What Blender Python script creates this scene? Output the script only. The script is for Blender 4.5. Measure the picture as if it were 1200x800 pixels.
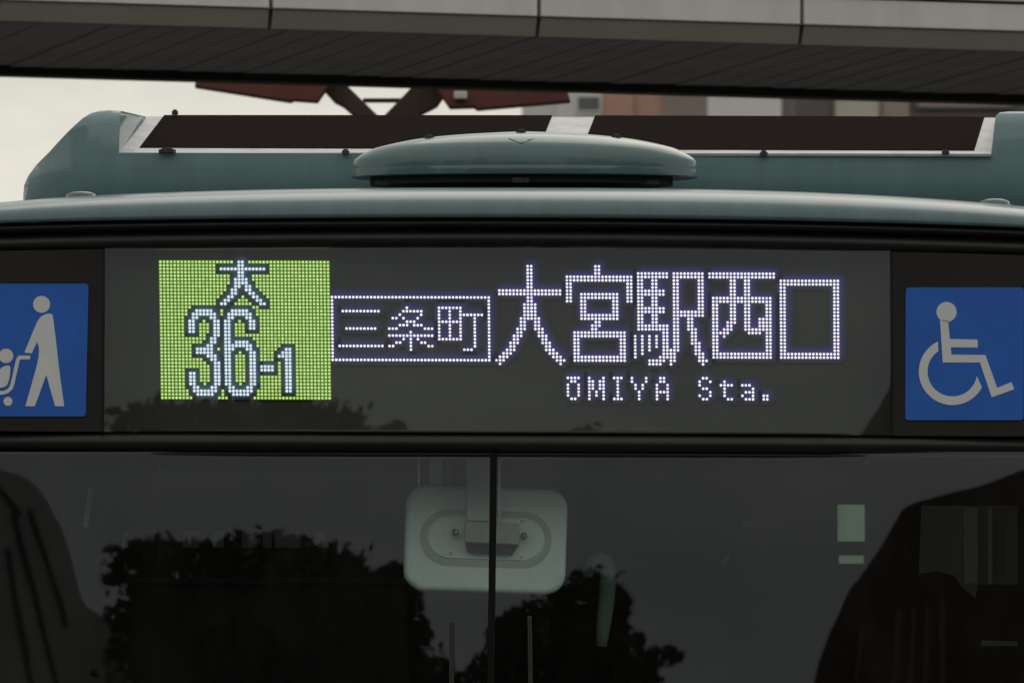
import bpy, bmesh, math, random
from mathutils import Vector, Matrix
from mathutils.geometry import tessellate_polygon
R = math.radians
random.seed(11)
for o in list(bpy.data.objects): bpy.data.objects.remove(o)
scene = bpy.context.scene
COL = scene.collection

# ------------------------------------------------------------------ camera
CD, CH, F = 20.0, 1.6, 10000.0          # camera stands 20 m before the bus, eye height 1.6 m
cam = bpy.data.cameras.new('camera'); cam.lens = 300; cam.sensor_width = 36
cam.shift_y = 640 / 1200; cam.clip_start = 0.5; cam.clip_end = 4000
cam.dof.use_dof = True; cam.dof.focus_distance = 20.0; cam.dof.aperture_fstop = 20
camo = bpy.data.objects.new('camera', cam); COL.objects.link(camo)
camo.location = (0, -CD, CH); camo.rotation_euler = (R(90), 0, 0); scene.camera = camo

# ------------------------------------------------------------------ sky, sun, exposure
SUN_EL, SUN_AZ = 48, 25                  # soft sun, behind the bus and to the right
w = bpy.data.worlds.new('World'); scene.world = w; w.use_nodes = True
nt = w.node_tree; nt.nodes.clear()
def N(tree, kind, **kw):
    n = tree.nodes.new(kind)
    for k, v in kw.items(): setattr(n, k, v)
    return n
sky = N(nt, 'ShaderNodeTexSky', sky_type='NISHITA', sun_disc=False, sun_elevation=R(SUN_EL), sun_rotation=R(SUN_AZ))
sky.dust_density = 6; sky.air_density = 1.2; sky.altitude = 20
tc = N(nt, 'ShaderNodeTexCoord'); mp = N(nt, 'ShaderNodeMapping'); mp.inputs['Scale'].default_value = (9, 9, 26)
cl = N(nt, 'ShaderNodeTexNoise'); cl.inputs['Scale'].default_value = 1.3; cl.inputs['Detail'].default_value = 8; cl.inputs['Roughness'].default_value = 0.62
cr = N(nt, 'ShaderNodeValToRGB')          # overcast cloud deck, cream
cr.color_ramp.elements[0].position = 0.3; cr.color_ramp.elements[0].color = (6.0, 5.9, 5.4, 1)
cr.color_ramp.elements[1].position = 0.72; cr.color_ramp.elements[1].color = (9.8, 9.5, 8.5, 1)
mx = N(nt, 'ShaderNodeMixRGB'); mx.inputs[0].default_value = 0.86
bg = N(nt, 'ShaderNodeBackground'); bg.inputs[1].default_value = 0.1
wo = N(nt, 'ShaderNodeOutputWorld')
L = nt.links.new
L(tc.outputs['Generated'], mp.inputs[0]); L(mp.outputs[0], cl.inputs[0]); L(cl.outputs[0], cr.inputs[0])
L(sky.outputs[0], mx.inputs[1]); L(cr.outputs[0], mx.inputs[2]); L(mx.outputs[0], bg.inputs[0]); L(bg.outputs[0], wo.inputs[0])
sl = bpy.data.lights.new('sun', 'SUN'); sl.energy = 0.7; sl.angle = R(50); sl.color = (1, 0.95, 0.87)
so = bpy.data.objects.new('sun', sl); COL.objects.link(so); so.location = (20, 60, 60)
sd = Vector((math.sin(R(SUN_AZ)) * math.cos(R(SUN_EL)), math.cos(R(SUN_AZ)) * math.cos(R(SUN_EL)), math.sin(R(SUN_EL))))
so.rotation_euler = sd.to_track_quat('Z', 'Y').to_euler()
vs = scene.view_settings; vs.view_transform = 'Standard'; vs.look = 'None'; vs.exposure = 0.0; vs.gamma = 1; vs.use_curve_mapping = False
scene.render.engine = 'CYCLES'
scene.cycles.max_bounces = 12; scene.cycles.transparent_max_bounces = 24; scene.cycles.glossy_bounces = 5

# ------------------------------------------------------------------ materials
def mat(name, base, rough=0.5, spec=0.5, metal=0.0, var=0.12, vscale=6.0, stretch=(1, 1, 1), bump=0.0, bscale=40.0, coat=0.0, rvar=0.0):
    m = bpy.data.materials.new(name); m.use_nodes = True; t = m.node_tree
    p = t.nodes['Principled BSDF']
    p.inputs['Roughness'].default_value = rough; p.inputs['Specular IOR Level'].default_value = spec
    p.inputs['Metallic'].default_value = metal; p.inputs['Coat Weight'].default_value = coat; p.inputs['Coat Roughness'].default_value = 0.06
    tcn = N(t, 'ShaderNodeTexCoord'); mpn = N(t, 'ShaderNodeMapping'); mpn.inputs['Scale'].default_value = stretch
    nz = N(t, 'ShaderNodeTexNoise'); nz.inputs['Scale'].default_value = vscale; nz.inputs['Detail'].default_value = 6; nz.inputs['Roughness'].default_value = 0.65
    rp = N(t, 'ShaderNodeValToRGB')
    a = [max(0, c * (1 - var)) for c in base]; b = [min(1, c * (1 + var)) for c in base]
    rp.color_ramp.elements[0].position = 0.3; rp.color_ramp.elements[0].color = (*a, 1)
    rp.color_ramp.elements[1].position = 0.7; rp.color_ramp.elements[1].color = (*b, 1)
    t.links.new(tcn.outputs['Object'], mpn.inputs[0]); t.links.new(mpn.outputs[0], nz.inputs[0])
    t.links.new(nz.outputs[0], rp.inputs[0]); t.links.new(rp.outputs[0], p.inputs['Base Color'])
    if rvar:
        mr = N(t, 'ShaderNodeMapRange'); mr.inputs['To Min'].default_value = rough - rvar; mr.inputs['To Max'].default_value = rough + rvar
        t.links.new(nz.outputs[0], mr.inputs[0]); t.links.new(mr.outputs[0], p.inputs['Roughness'])
    if bump:
        n2 = N(t, 'ShaderNodeTexNoise'); n2.inputs['Scale'].default_value = bscale; n2.inputs['Detail'].default_value = 3
        bp = N(t, 'ShaderNodeBump'); bp.inputs['Strength'].default_value = bump; bp.inputs['Distance'].default_value = 0.01
        t.links.new(mpn.outputs[0], n2.inputs[0]); t.links.new(n2.outputs[0], bp.inputs['Height']); t.links.new(bp.outputs[0], p.inputs['Normal'])
    return m

def glass(name, tint, ior=1.5, warp=0.0, wscale=3.0, wst=(1, 1, 1), rough=0.0, dust=0.0):
    m = bpy.data.materials.new(name); m.use_nodes = True; t = m.node_tree; t.nodes.clear()
    tr = N(t, 'ShaderNodeBsdfTransparent'); tr.inputs[0].default_value = (*tint, 1)
    gl = N(t, 'ShaderNodeBsdfGlossy'); gl.inputs['Roughness'].default_value = rough; gl.inputs[0].default_value = (0.90, 0.97, 1.02, 1)
    fr = N(t, 'ShaderNodeFresnel'); fr.inputs[0].default_value = ior
    mxs = N(t, 'ShaderNodeMixShader'); out = N(t, 'ShaderNodeOutputMaterial')
    t.links.new(fr.outputs[0], mxs.inputs[0]); t.links.new(tr.outputs[0], mxs.inputs[1]); t.links.new(gl.outputs[0], mxs.inputs[2])
    last = mxs.outputs[0]
    tcn = N(t, 'ShaderNodeTexCoord'); mpn = N(t, 'ShaderNodeMapping'); mpn.inputs['Scale'].default_value = wst
    t.links.new(tcn.outputs['Object'], mpn.inputs[0])
    if warp:
        n2 = N(t, 'ShaderNodeTexNoise'); n2.inputs['Scale'].default_value = wscale; n2.inputs['Detail'].default_value = 1.5
        bp = N(t, 'ShaderNodeBump'); bp.inputs['Strength'].default_value = 1.0; bp.inputs['Distance'].default_value = warp
        t.links.new(mpn.outputs[0], n2.inputs[0]); t.links.new(n2.outputs[0], bp.inputs['Height']); t.links.new(bp.outputs[0], gl.inputs['Normal'])
    if dust:                              # film of road dust, patchy
        df = N(t, 'ShaderNodeBsdfDiffuse'); df.inputs[0].default_value = (0.45, 0.44, 0.42, 1)
        n3 = N(t, 'ShaderNodeTexNoise'); n3.inputs['Scale'].default_value = 5; n3.inputs['Detail'].default_value = 7; n3.inputs['Roughness'].default_value = 0.7
        mr = N(t, 'ShaderNodeMapRange'); mr.inputs['From Min'].default_value = 0.35; mr.inputs['From Max'].default_value = 0.75
        mr.inputs['To Min'].default_value = dust * 0.35; mr.inputs['To Max'].default_value = dust * 1.6
        m2 = N(t, 'ShaderNodeMixShader')
        t.links.new(mpn.outputs[0], n3.inputs[0]); t.links.new(n3.outputs[0], mr.inputs[0]); t.links.new(mr.outputs[0], m2.inputs[0])
        t.links.new(last, m2.inputs[1]); t.links.new(df.outputs[0], m2.inputs[2]); last = m2.outputs[0]
    t.links.new(last, out.inputs[0]); return m

def emit(name, col, strength=1.0, attr=False):
    m = bpy.data.materials.new(name); m.use_nodes = True; t = m.node_tree; t.nodes.clear()
    e = N(t, 'ShaderNodeEmission'); e.inputs[0].default_value = (*col, 1); e.inputs[1].default_value = strength
    if attr:
        a = N(t, 'ShaderNodeAttribute', attribute_name='tint'); mm = N(t, 'ShaderNodeMixRGB', blend_type='MULTIPLY'); mm.inputs[0].default_value = 1
        mm.inputs[2].default_value = (*col, 1); t.links.new(a.outputs['Color'], mm.inputs[1]); t.links.new(mm.outputs[0], e.inputs[0])
    out = N(t, 'ShaderNodeOutputMaterial'); t.links.new(e.outputs[0], out.inputs[0]); return m

def painted_halo(name, col):  # board colour with the glow round the dots painted in as emission
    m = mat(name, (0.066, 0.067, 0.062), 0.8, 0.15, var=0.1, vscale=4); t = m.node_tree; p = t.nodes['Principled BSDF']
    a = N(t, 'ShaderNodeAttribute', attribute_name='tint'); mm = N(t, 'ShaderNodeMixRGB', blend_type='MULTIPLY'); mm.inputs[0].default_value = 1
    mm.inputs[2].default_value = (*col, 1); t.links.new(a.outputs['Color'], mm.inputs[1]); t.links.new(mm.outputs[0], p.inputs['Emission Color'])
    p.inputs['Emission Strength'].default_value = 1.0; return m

M = {}
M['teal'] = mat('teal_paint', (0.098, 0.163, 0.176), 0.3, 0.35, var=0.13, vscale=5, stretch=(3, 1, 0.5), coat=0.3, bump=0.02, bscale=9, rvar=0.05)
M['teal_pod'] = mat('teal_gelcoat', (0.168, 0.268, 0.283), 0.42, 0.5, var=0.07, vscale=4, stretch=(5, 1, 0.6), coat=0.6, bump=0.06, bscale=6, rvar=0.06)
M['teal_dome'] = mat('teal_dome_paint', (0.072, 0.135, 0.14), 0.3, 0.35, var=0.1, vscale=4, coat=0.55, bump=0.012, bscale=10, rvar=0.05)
M['white_frame'] = mat('weathered_white_gelcoat', (0.47, 0.48, 0.49), 0.5, 0.4, var=0.2, vscale=14, bump=0.15, bscale=50)
M['grille'] = mat('black_grille', (0.022, 0.0175, 0.0165), 1.0, 0.0, var=0.1, vscale=60, bump=0.4, bscale=120)
M['rubber'] = mat('black_rubber', (0.014, 0.013, 0.012), 0.42, 0.4, var=0.25, vscale=12, bump=0.08, bscale=60)
M['panel'] = mat('matt_black_panel', (0.016, 0.0145, 0.0135), 0.55, 0.25, var=0.2, vscale=5, bump=0.03, bscale=200)
M['board'] = mat('charcoal_circuit_board', (0.066, 0.067, 0.062), 0.8, 0.15, var=0.12, vscale=4)
M['bolt'] = mat('dark_bolt', (0.03, 0.04, 0.042), 0.5, 0.5, metal=0.3, var=0.3, vscale=60)
M['blue'] = mat('blue_sticker_vinyl', (0.016, 0.122, 0.53), 0.4, 0.35, var=0.1, vscale=7, bump=0.02, bscale=300)
M['print'] = mat('white_sticker_print', (0.68, 0.69, 0.71), 0.45, 0.35, var=0.08, vscale=9)
M['mirror_back'] = mat('pale_green_plastic', (0.76, 0.96, 0.90), 0.45, 0.4, var=0.05, vscale=9)
M['mirror_groove'] = mat('grooved_grey_plastic', (0.47, 0.56, 0.54), 0.6, 0.3, var=0.08, vscale=9)
M['bracket'] = mat('grey_green_metal', (0.36, 0.42, 0.34), 0.45, 0.5, metal=0.1, var=0.1, vscale=20)
M['steel'] = mat('bright_screw', (0.75, 0.76, 0.72), 0.25, 0.6, metal=0.6, var=0.1, vscale=60)
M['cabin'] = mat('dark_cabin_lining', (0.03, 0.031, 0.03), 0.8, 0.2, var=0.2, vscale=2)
M['cabin_pale'] = mat('pale_cabin_patch', (0.42, 0.44, 0.42), 0.7, 0.2, var=0.1, vscale=3)
M['fascia'] = mat('pale_enamel_panel', (0.71, 0.675, 0.65), 0.45, 0.4, var=0.1, vscale=3, stretch=(1.5, 1.5, 0.4), bump=0.02, bscale=4)
M['fascia_low'] = mat('beige_enamel_trim', (0.27, 0.248, 0.215), 0.5, 0.35, var=0.06, vscale=1.5)
M['soffit'] = mat('brown_soffit_sheet', (0.40, 0.365, 0.345), 0.7, 0.2, var=0.12, vscale=1.2)
M['dark_steel'] = mat('dark_steel', (0.03, 0.026, 0.024), 0.6, 0.3, var=0.2, vscale=4)
M['rust'] = mat('red_brown_painted_steel', (0.145, 0.045, 0.036), 0.55, 0.35, var=0.15, vscale=3)
M['rust_dark'] = mat('dark_brown_painted_steel', (0.065, 0.045, 0.035), 0.6, 0.3, var=0.15, vscale=3)
M['asphalt'] = mat('asphalt', (0.05, 0.05, 0.052), 0.9, 0.2, var=0.2, vscale=0.6, bump=0.3, bscale=60)
M['bark'] = mat('bark', (0.08, 0.06, 0.045), 0.9, 0.1, var=0.35, vscale=5, stretch=(3, 3, 0.5), bump=0.5, bscale=12)
M['leaf'] = mat('dark_green_leaf', (0.045, 0.075, 0.03), 0.6, 0.3, var=0.4, vscale=0.7)
M['seam_roof'] = mat('grey_seam_metal', (0.40, 0.40, 0.385), 0.55, 0.3, metal=0.0, var=0.12, vscale=0.6)
M['seam_rib'] = mat('dark_seam', (0.04, 0.04, 0.04), 0.6, 0.3, var=0.12)
M['red_wall'] = mat('dark_red_wall', (0.07, 0.035, 0.03), 0.8, 0.2, var=0.3, vscale=0.8)
M['red_rib'] = mat('grey_red_rib', (0.16, 0.12, 0.115), 0.6, 0.3, var=0.15)
M['divider'] = mat('black_divider_strip', (0.010, 0.010, 0.009), 0.8, 0.1, var=0.2, vscale=20)
M['rail'] = mat('grey_green_rail', (0.17, 0.23, 0.21), 0.5, 0.3)
M['bl_white'] = mat('white_render', (0.66, 0.65, 0.63), 0.8, 0.2, var=0.06, vscale=0.3)
M['bl_salmon'] = mat('salmon_tile', (0.50, 0.30, 0.235), 0.7, 0.3, var=0.08, vscale=0.4)
M['bl_pink'] = mat('pinkish_grey_tile', (0.33, 0.255, 0.235), 0.7, 0.3, var=0.08, vscale=0.4)
M['bl_dark'] = mat('dark_brown_grey_cladding', (0.12, 0.105, 0.10), 0.6, 0.3, var=0.12, vscale=0.4)
M['bl_beige'] = mat('beige_blind', (0.48, 0.46, 0.37), 0.8, 0.2, var=0.12, vscale=0.8)
M['bl_glass'] = mat('dark_window_glass', (0.09, 0.09, 0.10), 0.1, 0.5, var=0.2, vscale=0.5)
M['windscreen'] = glass('windscreen_glass', (0.93, 0.965, 0.955), 1.5, warp=0.00008, wscale=2.6, wst=(1.6, 1, 0.7), dust=0.015)
M['display_glass'] = glass('display_glass', (0.86, 0.88, 0.87), 1.5, warp=0.00006, wscale=2.5, wst=(1, 1, 2), dust=0.012)
M['side_glass'] = glass('green_tinted_side_glass', (0.34, 0.51, 0.46), 1.5)
M['led_white'] = emit('white_led', (1.0, 0.97, 1.0), 1.25, True)
M['led_green'] = emit('yellow_green_led', (0.68, 0.98, 0.30), 1.0, True)
M['led_white_route'] = emit('pale_blue_white_led', (0.82, 0.95, 1.0), 1.05, True)
M['halo_green'] = emit('green_led_halo', (0.068, 0.175, 0.004), 1.0, True)  # dim green glow painted between the dots
M['halo_blue'] = painted_halo('blue_led_halo', (0.012, 0.009, 0.15))
M['halo_teal'] = painted_halo('teal_led_halo', (0.024, 0.085, 0.15))

# ------------------------------------------------------------------ helpers
def W(px, py, d=CD):                      # point seen at picture position (px, py) of the 1200x800 photograph, d metres away
    return Vector(((px - 600) * d / F, d - CD, CH + (1040 - py) * d / F))
def link(name, me, m, parent=None):
    o = bpy.data.objects.new(name, me); COL.objects.link(o)
    for mm in (m if isinstance(m, (list, tuple)) else [m]): me.materials.append(mm)
    if parent: o.parent = parent
    return o
def obj(name, bm, m, parent=None, smooth=False):
    me = bpy.data.meshes.new(name); bmesh.ops.recalc_face_normals(bm, faces=bm.faces); bm.to_mesh(me); bm.free()
    if smooth:
        for p in me.polygons: p.use_smooth = True
    return link(name, me, m, parent)
def root(name, label, cat, loc=(0, 0, 0), group=None):
    o = bpy.data.objects.new(name, None); COL.objects.link(o); o.location = loc
    o['label'] = label; o['category'] = cat
    if group: o['group'] = group
    return o
def bevel(o, wd, seg=3, ang=35):
    b = o.modifiers.new('bevel', 'BEVEL'); b.width = wd; b.segments = seg; b.limit_method = 'ANGLE'; b.angle_limit = R(ang)
    b.harden_normals = False
    for p in o.data.polygons: p.use_smooth = True
    s = o.modifiers.new('wn', 'WEIGHTED_NORMAL'); s.keep_sharp = True
    return o
def box(bm, a, b, rot=None):
    vs = [bm.verts.new((x, y, z)) for x in (a[0], b[0]) for y in (a[1], b[1]) for z in (a[2], b[2])]
    for f in ((0, 1, 3, 2), (4, 6, 7, 5), (0, 4, 5, 1), (2, 3, 7, 6), (0, 2, 6, 4), (1, 5, 7, 3)): bm.faces.new([vs[i] for i in f])
    return vs
def prism(bm, front, back):               # two outlines with the same number of points
    a = [bm.verts.new(p) for p in front]; b = [bm.verts.new(p) for p in back]; n = len(a)
    bm.faces.new(a); bm.faces.new(b[::-1])
    for i in range(n): bm.faces.new((a[i], b[i], b[(i + 1) % n], a[(i + 1) % n]))
def pprism(bm, pts, d0, d1):              # outline given at picture positions, straight extrusion in depth
    f = [W(x, y, d0) for x, y in pts]; prism(bm, f, [p + Vector((0, d1 - d0, 0)) for p in f])
def tube(bm, p, q, r0, r1, n=8, caps=True):
    p, q = Vector(p), Vector(q); ax = (q - p).normalized(); u = ax.orthogonal().normalized(); v = ax.cross(u)
    A = [bm.verts.new(p + (u * math.cos(t) + v * math.sin(t)) * r0) for t in [2 * math.pi * i / n for i in range(n)]]
    B = [bm.verts.new(q + (u * math.cos(t) + v * math.sin(t)) * r1) for t in [2 * math.pi * i / n for i in range(n)]]
    for i in range(n): bm.faces.new((A[i], A[(i + 1) % n], B[(i + 1) % n], B[i]))
    if caps: bm.faces.new(A[::-1]); bm.faces.new(B)
def polytube(bm, P, rad, n=10):
    rings = []
    for i, p in enumerate(P):
        t = (P[min(i + 1, len(P) - 1)] - P[max(i - 1, 0)]).normalized(); v = Vector((0, 1, 0)); u = t.cross(v).normalized()
        rings.append([bm.verts.new(p + (u * math.cos(a) + v * 0.5 * math.sin(a)) * rad[i]) for a in [2 * math.pi * k / n for k in range(n)]])
    for a, c in zip(rings, rings[1:]):
        for k in range(n): bm.faces.new((a[k], a[(k + 1) % n], c[(k + 1) % n], c[k]))
    bm.faces.new(rings[0][::-1]); bm.faces.new(rings[-1])
def lathe(bm, prof, c, sx=1, sy=1, n=72):
    rings = []
    for r, z in prof:
        if r < 1e-6: rings.append([bm.verts.new((c[0], c[1], c[2] + z))])
        else: rings.append([bm.verts.new((c[0] + sx * r * math.cos(2 * math.pi * i / n), c[1] + sy * r * math.sin(2 * math.pi * i / n), c[2] + z)) for i in range(n)])
    for a, b in zip(rings, rings[1:]):
        for i in range(n):
            j = (i + 1) % n
            if len(a) == 1: bm.faces.new((a[0], b[j], b[i]))
            elif len(b) == 1: bm.faces.new((a[i], a[j], b[0]))
            else: bm.faces.new((a[i], a[j], b[j], b[i]))
def sheet(bm, grid):
    vv = [[bm.verts.new(p) for p in row] for row in grid]
    for r0, r1 in zip(vv, vv[1:]):
        for i in range(len(r0) - 1): bm.faces.new((r0[i], r0[i + 1], r1[i + 1], r1[i]))
def interp(tab, x):
    if x <= tab[0][0]: (x0, y0), (x1, y1) = tab[0], tab[1]
    elif x >= tab[-1][0]: (x0, y0), (x1, y1) = tab[-2], tab[-1]
    else:
        for (x0, y0), (x1, y1) in zip(tab, tab[1:]):
            if x0 <= x <= x1: break
    return y0 + (y1 - y0) * (x - x0) / (x1 - x0)
def smooth_tab(tab, x, h=45): return sum(interp(tab, x + k * h) for k in (-2, -1, 0, 1, 2)) / 5
def holed(bm, P, u, v, holes):            # flat wall with rectangular openings; P maps (u, v) to a point
    us = sorted(set([u[0], u[1]] + [h[i] for h in holes for i in (0, 1)])); vv = sorted(set([v[0], v[1]] + [h[i] for h in holes for i in (2, 3)]))
    for a, b in zip(us, us[1:]):
        for c, d in zip(vv, vv[1:]):
            if any(h[0] <= a and b <= h[1] and h[2] <= c and d <= h[3] for h in holes): continue
            bm.faces.new([bm.verts.new(P(*q)) for q in ((a, c), (b, c), (b, d), (a, d))])

# ------------------------------------------------------------------ ground
bm = bmesh.new(); sheet(bm, [[(x, y, 0) for x in (-2500, -200, 0, 200, 2500)] for y in (-2500, -200, 0, 200, 2500)])
g = obj('ground', bm, M['asphalt']); g['kind'] = 'structure'

# ------------------------------------------------------------------ the bus
bus = root('bus', 'teal city bus seen head-on with lit route 36-1 destination board', 'bus', (0, 0, 0))
XS = [-90 + i * 10 for i in range(139)]
TOP = [(-90, 246), (-40, 239), (0, 235), (50, 231.5), (100, 229), (200, 225), (300, 222.5), (400, 220.8), (600, 219.8), (800, 221.3), (900, 223.5), (1000, 227), (1100, 232.5), (1200, 240), (1290, 249)]
BOT = [(-90, 264), (0, 261), (200, 258), (400, 256.4), (600, 256), (800, 257.5), (1000, 261), (1200, 266.5), (1290, 270)]
HTOP = [(-90, 296), (0, 294), (124, 291.5), (400, 289), (600, 288.5), (800, 290), (1045, 294.5), (1200, 299), (1290, 302)]
HBOT = [(-90, 505), (0, 506), (400, 508), (800, 510), (1200, 512), (1290, 513)]
WTOP = [(-90, 533), (0, 533.5), (600, 535), (1200, 537), (1290, 537.5)]
def bow(px): return 0.05 * abs((px - 600) / 690) ** 4

# roof edge: a rolled cowl
grid = []
for k in range(17):
    t = R(k * 90 / 16)
    row = []
    for px in XS:
        zt = W(px, smooth_tab(TOP, px), 20.18).z; zb = W(px, smooth_tab(BOT, px)).z
        row.append((W(px, 0).x, -0.035 + bow(px) + 0.24 * (1 - math.cos(t)) ** 1.1, zb + (zt - zb) * math.sin(t) ** 0.92))
    grid.append(row)
back = [(x, 0.42, z - 0.004) for x, y, z in grid[-1]]
back2 = [(x, 10.4, 3.17) for x, y, z in grid[-1]]
under = [(x, y + 0.05, z + 0.002) for x, y, z in grid[0]]
bm = bmesh.new(); sheet(bm, [under] + grid + [back, back2])
obj('roof', bm, M['teal'], bus, True)

def strip(name, tabA, tabB, offA, offB, ya, bulge, m, parent=bus, x0=-90, x1=1290, n=7, sag=0.0):
    xs = [x for x in XS if x0 <= x <= x1]
    gr = []
    for k in range(n):
        t = k / (n - 1)
        gr.append([(W(px, 0).x, ya + bow(px) + sag * t - bulge * math.sin(math.pi * t) ** 0.7,
                    W(px, smooth_tab(tabA, px) + offA + (smooth_tab(tabB, px) + offB - smooth_tab(tabA, px) - offA) * t).z) for px in xs])
    back0 = [(x, ya + 0.09 + bow(0), z) for x, y, z in gr[0]]; back1 = [(x, ya + 0.09 + bow(0), z) for x, y, z in gr[-1]]
    b = bmesh.new(); sheet(b, [back0] + gr + [back1]); return obj(name, b, m, parent, True)
strip('roof_seal', BOT, BOT, 0.6, 12, -0.012, 0.014, M['rubber'])
strip('seal_groove', BOT, BOT, 11, 16, 0.004, 0.0, M['panel'], n=2)
strip('display_seal', BOT, HTOP, 15, 0.5, -0.006, 0.012, M['rubber'])
strip('display_sill', HBOT, HBOT, -3.5, 1.0, -0.041, 0.006, M['panel'], n=5)
strip('windscreen_seal', HBOT, WTOP, 1.5, -4.0, -0.042, 0.016, M['rubber'])
strip('windscreen_lip', WTOP, WTOP, -4.2, 0.8, -0.039, 0.004, M['rubber'], n=5)

# flanking black panels and the glazed display window between them
A2 = R(5.35)                              # lean of the display glass
def hz(py): return W(600, py).z
def lean(z, zt, a): return -(zt - z) * math.tan(a)
ZT = hz(289)
for x0, x1 in ((-90, 122.5), (1043.5, 1290)):
    b = bmesh.new(); xs = sorted([x0] + [x for x in XS if x0 < x < x1] + [x1])
    b_rows = []
    for k in range(5):
        t = k / 4
        b_rows.append([(W(px, 0).x, lean(W(px, smooth_tab(HTOP, px) * (1 - t) + smooth_tab(HBOT, px) * t).z, ZT, A2) + 0.001,
                        W(px, smooth_tab(HTOP, px) * (1 - t) + smooth_tab(HBOT, px) * t).z) for px in xs])
    sheet(b, b_rows); obj('side_panel', b, M['panel'], bus)
b = bmesh.new()
f = [W(x, y) for x, y in ((123, 291), (333, 289), (600, 288), (830, 290), (1043, 294), (1043, 511), (600, 509.5), (123, 507))]
f = [Vector((p.x, lean(p.z, ZT, A2), p.z)) for p in f]
b.faces.new([b.verts.new(p) for p in f]); obj('display_glass', b, M['display_glass'], bus)
# case sides so that the display sits in a closed box
b = bmesh.new()
for xx in (W(121, 0).x, W(1045, 0).x): sheet(b, [[(xx, 0.0, hz(284)), (xx, 0.09, hz(284))], [(xx, -0.046, hz(514)), (xx, 0.09, hz(514))]])
for zz in (hz(284), hz(514)): sheet(b, [[(W(121, 0).x, -0.004, zz), (W(1045, 0).x, -0.004, zz)], [(W(121, 0).x, 0.09, zz), (W(1045, 0).x, 0.09, zz)]])
obj('display_case', b, M['panel'], bus)
b = bmesh.new(); sheet(b, [[W(118, 282, 20.075), W(1048, 282, 20.075)], [W(118, 516, 20.075), W(1048, 516, 20.075)]])
board = obj('display_board', b, M['board'], bus)

# --- lit characters, dot by dot
def runs(s):
    out = set()
    for tok in s.split(';'):
        r, c = tok.split(':'); rr = r.split('-'); r0 = int(rr[0]); r1 = int(rr[-1])
        for k in c.split(','):
            q = k.split('-'); c0 = int(q[0]); c1 = int(q[-1])
            for i in range(r0, r1 + 1):
                for j in range(c0, c1 + 1): out.add((i, j))
    return out
GL = {}
GL['big_dai'] = runs('1-7:103-104;8-9:95-112;10-11:103-104;12-15:102-105;16:101-106;17-18:101-102,105-106;19:100-102,105-107;20:100-101,106-107;21:99-101,106-108;22:99-100,107-108;23:98-100,107-109;24:98-99,108-109;25:97-99,108-110;26:96-98,109-111;27:95-97,110-112;28:94-96,111-113;29:95,112')
GL['miya'] = runs('1-3:122-123;4-5:114-132;6-8:114-115,131-132;9-10:114-115,118-128,131-132;11:114-115,118-119,127-128,131-132;12-14:118-119,127-128;15-16:118-128;17:122-123;18:121-123;19:121-122;20-21:116-130;22-26:116-117,129-130;27-28:116-130')
GL['eki'] = runs('3-4:134-142,144-152;5-7:134-135,138-139;8-9:134-141;10-12:134-135,138-139;13-14:134-141;15-17:134-135,138-139;18-19:134-142;20-24:141-142;25:141-145;26:141-144;27:140-144;28:137-141,143-144;29:137-140,143;5-24:144-145;5-13:151-152;14-15:144-152;16-18:148-149;19:148-150;20-22:149-150;23:149-151;24-25:150-151;26:150-152;27:151-152;28:151-153;29:152;21-27:133;21-26:135;21-25:137;21-24:139')
GL['nishi'] = runs('3-4:154-172;5-9:160-161,164-165;10-11:155-171;12-25:155-156,170-171;12-16:160-161;17:159-161;18:159-160;19:158-160;20:157-159;21:158;12-18:164-165;16-18:168-169;19:164-169;20:165-168;26-27:155-171')
GL['kuchi'] = runs('5-6:174-190;7-25:174-175,189-190;26-27:174-190')
GL['frame'] = runs('10:48-92;28:48-92;11-27:48,92')
GL['san'] = runs('14:51-61;19:52-60;24:50-62')
GL['jou'] = runs('13:69;14:68-73;15:67,73;16:65-66,68,72;17:69-71;18:67-69,71-73;19:64-66,74-76;20:70;21:64-76;22:68,70,72;23:66-67,70,73-74;24:64-65,70,75-76;25:70')
GL['chou'] = runs('13:78-84;17:78-84;22:78-84;13-22:78,81,84;15:85-90;16-24:88;25:85-87')
GL['O'] = runs('33:114-117;34:115-116;35-38:114,117;39:115-116')
GL['M'] = runs('33-39:120,124;34-36:121,123;37-38:122')
GL['I'] = runs('33:127-129;39:127-129;34-38:128')
GL['Y'] = runs('33-34:132,136;35-36:133,135;37-39:134')
GL['A'] = runs('33-34:140-141;35-36:139,142;37:139-142;38-39:139,142')
GL['S'] = runs('33:152-153;34:151,154;35:151;36:152-153;37:154;38:151,154;39:152-153')
GL['t'] = runs('34:158;35:157-160;36-38:158;39:159-160')
GL['a'] = runs('35:163-165;36:166;37:164-166;38:163,166;39:164-166')
GL['dot'] = runs('38-39:169-170')
RT = {}
RT['dai'] = runs('0-1:22-23;2:17-29;3-4:22-23;5-6:21-24;7:21-22,24-25;8:20-21,24-25;9:20-21,25-26;10:19-20,26-27;11:18-19,27-28;12:17-18,28-29')
RT['3'] = runs('14:10-14;15:9-15;16:9-10,14-15;17-20:8-9,15-16;21:15-16;22-23:14-15;24:13-14;25-26:10-14;27:13-15;28:14-15;29-35:15-16;32-35:8-9;36:9-10,14-15;37:9-15;38:10-14')
RT['6'] = runs('14:20-24;15:19-25;16:19-20,24-25;17-19:18-19,25-26;20-22:18-19;23:18-19,21-24;24:18-25;25:18-20,24-25;26-35:18-19,25-26;36:19-20,24-25;37:19-25;38:20-24')
RT['-'] = runs('30-31:28-31')
RT['1'] = runs('25:35-36;26:34-36;27:33-36;28-37:35-36')
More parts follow.
